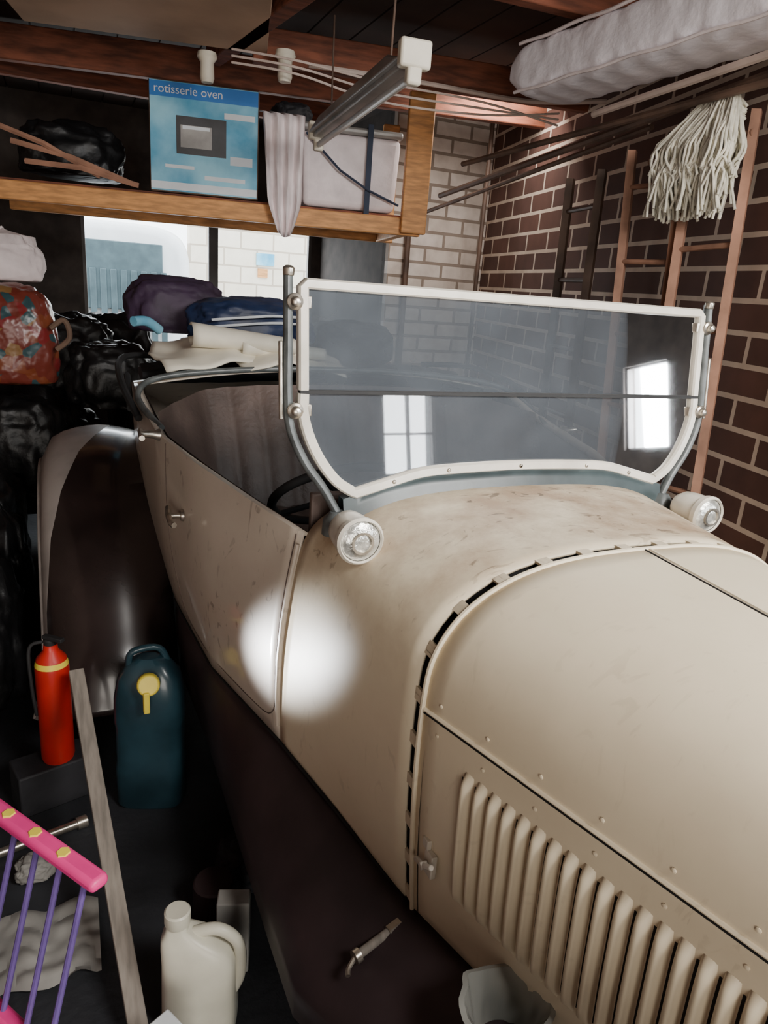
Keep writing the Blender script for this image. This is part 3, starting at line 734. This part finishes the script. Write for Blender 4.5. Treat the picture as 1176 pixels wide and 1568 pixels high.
# cream vinyl folds
vf=MB()
for (cx,cy,cz,sx_,sy_,seed) in ((-.44,1.50,1.395,.56,.44,1),(-.18,1.48,1.39,.50,.42,2)):
    rows=[]
    for j in range(17):
        row=[]
        for i in range(25):
            s=i/24-.5;t=j/16-.5
            z=cz+.025*math.sin(s*5+seed)+.02*noise.noise(Vector((s*4,t*4,seed*5)))+.05*t-.10*max(0,-t-.3)
            row.append(Vector((cx+s*sx_*(1-.3*abs(t)),cy+t*sy_+.03*math.sin(s*6),z)))
        rows.append(row)
    vf.loft(rows)
for (x0,y0,z0,Ln_,rr,sl) in ((-.56,1.46,1.45,.38,.06,-.14),(-.38,1.38,1.42,.34,.045,-.02)):
    rows=[]
    for j in range(17):
        a=-.6+j/16*math.pi*1.6
        rows.append([Vector((x0+i*Ln_/14,y0+(i/14)*sl-rr*math.sin(a)*(1-.3*i/14),z0+rr*.8*math.cos(a)*(1-.35*i/14)-.02*(i/14))) for i in range(15)])
    vf.loft(rows)
vf.build('folded_vinyl_cover',M['vinyl'],solid=.006,angle=80)
b=MB();b.tube(cr([(-.62,2.0,1.42),(-.68,1.95,1.46),(-.74,1.9,1.46)],4),.022,10);b.build('blue_bottle',M['blue'])

# ------------------------------------------------------------------ left side clutter
blob('floral_bag',(-1.24,2.50,1.28),(.38,.30,.56),M['floral'],21,.1)
b=MB();b.tube(cr([(-1.08,2.37,1.38),(-1.02,2.35,1.42),(-1.00,2.35,1.34),(-1.06,2.37,1.28)],5),.013,8);b.build('bag_handle',M['cardboard'])
blob('white_plastic_bag',(-1.28,2.72,1.66),(.36,.24,.26),M['cloth'],22,.15,tie=True)
for i,(c,d) in enumerate((((-1.25,3.15,.55),(.8,.6,.9)),((-1.0,3.15,1.15),(.5,.4,.5)),((-1.55,2.7,.55),(.5,.5,.8)),((-.75,3.55,1.15),(.5,.4,.5)),((-.5,3.3,.65),(.6,.5,.9)),((-1.25,2.55,.72),(.42,.42,.60)),((-.1,3.5,.95),(.6,.5,.6)),((-1.42,1.95,.42),(.4,.6,.8)),((-1.40,1.30,.30),(.36,.5,.6)),((-.80,2.75,1.08),(.45,.35,.42)),((-1.30,1.65,.35),(.2,.3,.6)))):
    blob('bin_bag',c,d,M['blackbag'],30+i,.2,tie=(i%2==0))

# fire extinguisher
b=MB();b.box((-1.13,.70,.075),(.22,.12,.15),RZ(.3));b.build('small_crate',M['hoodcloth'],bevel=.006)
fe=empty('fire_extinguisher')
c=Vector((-1.105,.70,.15));b=MB();b.lathe(c,(0,0,1),[(.046,0),(.05,.012),(.05,.33),(.043,.365),(.022,.39),(.02,.41)],24);b.build('cylinder',M['red'],fe)
b=MB();b.lathe(c+Vector((0,0,.40)),(0,0,1),[(.018,0),(.02,.025),(.012,.035)],14);b.box(c+Vector((.01,-.02,.437)),(.07,.018,.012),RZ(-.7));b.tube(cr([c+Vector((-.02,0,.42)),c+Vector((-.06,0,.40)),c+Vector((-.06,-.01,.27)),c+Vector((-.052,-.01,.17))],5),.006);b.build('valve',M['rubber'],fe,bevel=.003)
b=MB();b.lathe(c+Vector((0,0,.34)),(0,0,1),[(.0495,0),(.046,.018)],24,caps=False);b.build('label',M['yellow'],fe)
# plank
b=MB()
a=Vector((-.935,-.27,.0));c=Vector((-1.035,.60,.49));d=(c-a)
rot=d.to_track_quat('Y','Z').to_matrix();b.box((a+c)/2+Vector((0,0,.02)),(.042,d.length,.022),rot);b.build('timber_batten',M['plank'],bevel=.002)
# jerry can
jc=empty('jerry_can')
c=Vector((-.825,.60,0));rings=[]
for z,sx_,sy_,ox in ((0,.19,.12,0),(.015,.21,.14,0),(.15,.215,.145,0),(.17,.208,.138,0),(.30,.208,.138,0),(.32,.215,.145,0),(.40,.21,.14,0),(.47,.185,.12,0),(.51,.13,.08,0),(.53,.06,.05,0)):
    rings.append([c+RZ(-.3)@Vector((math.copysign(abs(math.cos(t))**.5,math.cos(t))*sx_/2,math.copysign(abs(math.sin(t))**.5,math.sin(t))*sy_/2,z)) for t in [k*math.pi/16 for k in range(32)]])
b=MB();b.loft(rings,closed_ring=True,caps=True);b.tube(cr([c+Vector((-.06,0,.49)),c+Vector((-.05,0,.55)),c+Vector((.03,0,.555)),c+Vector((.06,0,.49))],5),.011);b.build('body',M['teal'],jc,angle=50)
b=MB();q=c+Vector((-.01,-.075,.475));b.lathe(q,(-.1,-1,.35),[(.034,-.01),(.034,.02),(.03,.026)],18);b.box(q+Vector((-.01,-.03,-.045)),(.018,.018,.07),RZ(.1));b.build('tap_cap',M['yellow'],jc,bevel=.003)
# oil bottle
ob2=empty('oil_bottle')
c=Vector((-.80,-.215,0));R=RZ(-.35);rings=[]
for z,sx_,sy_,ox in ((0,.16,.10,0),(.01,.17,.11,0),(.05,.17,.11,0),(.20,.165,.105,0),(.235,.15,.09,-.01),(.26,.10,.07,-.035),(.28,.05,.05,-.05),(.295,.045,.045,-.05)):
    rings.append([c+R@Vector((ox+math.copysign(abs(math.cos(t))**.5,math.cos(t))*sx_/2,math.copysign(abs(math.sin(t))**.5,math.sin(t))*sy_/2,z)) for t in [k*math.pi/16 for k in range(32)]])
b=MB();b.loft(rings,closed_ring=True,caps=True);b.tube(cr([c+R@Vector((-.02,0,.262)),c+R@Vector((.04,0,.275)),c+R@Vector((.085,0,.235)),c+R@Vector((.09,0,.15)),c+R@Vector((.075,0,.10))],6),.014,10);b.build('body',M['hdpe'],ob2,angle=50)
b=MB();b.lathe(c+R@Vector((-.05,0,.292)),(0,0,1),[(.027,0),(.029,.004),(.029,.032),(.025,.036)],22);b.build('cap',M['hdpe'],ob2,angle=30)
b=MB();b.box((-.905,-.365,.10),(.08,.06,.20),RZ(.5));b.build('small_carton',M['boxwhite'],bevel=.004)
b=MB();b.box((-.70,-.10,.11),(.08,.05,.22),RZ(-.3));b.build('grey_carton',M['greenbox'],bevel=.004)
# pink/purple toy rail
tg=empty('toy_gate')
a=Vector((-1.34,.28,.45));c=Vector((-1.0,-.20,.45));d=c-a;rot=d.to_track_quat('Y','Z').to_matrix()
b=MB();b.box((a+c)/2,(.045,d.length,.03),rot);b.build('top_rail',M['pink'],tg,bevel=.012,segs=3)
b=MB();b.box((a+c)/2+Vector((-.10,-.06,-.41)),(.04,d.length,.03),rot);b.build('bottom_rail',M['pink'],tg,bevel=.01)
b=MB()
for i in range(7):
    p=a.lerp(c,.08+i*.14);b.tube([p,p+Vector((-.10,-.06,-.41))],.007,8)
b.build('bars',M['purple'],tg)
b=MB()
for i in range(3): b.lathe(a.lerp(c,.45+.17*i)+Vector((0,0,.014)),(0,0,1),[(.016,0),(.014,.004)],6)
b.build('flowers',M['yellow'],tg)
# crumpled clear sheet
rows=[]
for j in range(25):
    rows.append([Vector((-1.25+i*.012,-.02+j*.010+.01*math.sin(i*.5),.012+.03*abs(noise.noise(Vector((i*.16,j*.16,2)))))) for i in range(21)])
b=MB();b.loft(rows);b.build('plastic_sheet',M['greenbox'],angle=30)
# floor oddments
b=MB();b.tube([(-1.28,.46,.02),(-1.06,.52,.02)],.014,10);b.lathe((-1.06,.52,.02),(1,.3,0),[(.02,0),(.02,.03)],10);b.build('metal_tube',M['chrome'])
blob('rag',(-1.17,.36,.03),(.1,.08,.07),M['greenbox'],41,.2)
blob('dark_rag',(-.60,.18,.05),(.18,.18,.12),M['hoodcloth'],42,.25)
b=MB();b.lathe((-.72,.06,0),(0,0,1),[(.05,0),(.055,.01),(.055,.12),(.05,.125)],20);b.build('paint_tin',M['apron'])
b=MB();b.box((-1.75,.3,.25),(.35,.9,.5));b.build('storage_crate',M['render'],bevel=.01)
# tool on apron
b=MB();q=Vector((-.515,-.53,.468));dv=Vector((.9,.25,.12)).normalized()
b.tube([q-dv*.05,q+dv*.03],.009,10,mi=0);b.tube([q+dv*.03,q+dv*.06],.013,6,mi=1);b.tube([q-dv*.052,q-dv*.04],.014,12,mi=1)
b.tube(cr([q-dv*.05,q-dv*.07+Vector((0,-.01,-.002)),q-dv*.075+Vector((0,-.02,-.004))],4),.005,8,mi=1)
b.build('grease_nozzle',[M['plank'],M['chrome']])
# crumpled clear plastic bag / cup on apron
c=Vector((-.405,-.80,.485));rings=[]
for j,(r,h) in enumerate(((.036,0),(.046,.01),(.052,.04),(.056,.07),(.064,.095),(.070,.11),(.062,.112),(.052,.09),(.046,.05),(.038,.012))):
    rings.append([c+Vector((math.cos(a)*r*1.15,math.sin(a)*r,h))*1.0+Vector((0,0,.012*math.sin(a*3+1)*(h/.11)))+Vector((math.cos(a),math.sin(a),0))*.009*noise.noise(Vector((math.cos(a)*2.5,math.sin(a)*2.5,h*18))) for a in [2*math.pi*k/48 for k in range(48)]])
b=MB();b.loft(rings,closed_ring=True);b.build('crumpled_plastic_bag',M['jarglass'],angle=60)

# ------------------------------------------------------------------ light
w=D.worlds.new('World');SC.world=w;w.use_nodes=True;bg=w.node_tree.nodes['Background'];bg.inputs[0].default_value=(.88,.95,1,1);bg.inputs[1].default_value=7.0
def area(name,loc,tgt,sx,sy,e,col=(1,1,1)):
    l=D.lights.new(name,'AREA');l.shape='RECTANGLE';l.size=sx;l.size_y=sy;l.energy=e;l.color=col
    o=D.objects.new(name,l);link(o);o.location=loc;o.rotation_euler=(Vector(tgt)-Vector(loc)).to_track_quat('-Z','Y').to_euler();return o
area('overhead_fill',(.55,-2.0,2.72),(.2,-.6,.9),1.5,1.1,215,(1,.965,.92))  # added overhead fill for the bonnet; the ceiling has no opening here
area('window_2_daylight',(1.73,-4.5,1.615),(1.73,0,1.5),.5,.72,75,(.9,.95,1))
area('window_3_daylight',(2.9,-2.48,1.68),(0,-2.2,1.5),.42,.6,75,(.9,.95,1))
area('window_1_daylight',(.0,4.85,1.6),(0,0,1.3),1.7,1.0,30,(.9,.96,1))
area('front_left_fill',(-1.45,-4.15,1.25),(-.2,1.5,1.7),1.7,2.0,88,(1,.93,.84))  # added fill from front left; no door opening is modelled
area('back_wall_fill',(1.15,2.2,2.72),(1.3,3.2,1.6),.3,.3,12,(1,.94,.88))  # added fill to brighten the white back wall, no fitting here
l=D.lights.new('door_highlight_spot','SPOT');l.energy=170;l.shadow_soft_size=.04;l.spot_size=math.radians(19);l.spot_blend=1.0;l.color=(.95,.97,1)  # added spot, placed only to put a highlight on the door
o=D.objects.new('door_highlight_spot',l);link(o);o.location=(-1.245,.45,.44);o.rotation_euler=(Vector((-.575,.0,.82))-Vector(o.location)).to_track_quat('-Z','Y').to_euler()

# ------------------------------------------------------------------ camera
cam=D.cameras.new('camera');co=D.objects.new('camera',cam);link(co);SC.camera=co
cam.sensor_fit='HORIZONTAL';cam.sensor_width=36;cam.lens=36*1090/1176;cam.clip_start=.02
R=Matrix(((.9182,.0531,-.3925),(-.3893,.3039,-.8695),(.0732,.9512,.2997)))
co.matrix_world=Matrix.Translation((-1.0,-1.487,1.68))@R.to_4x4()
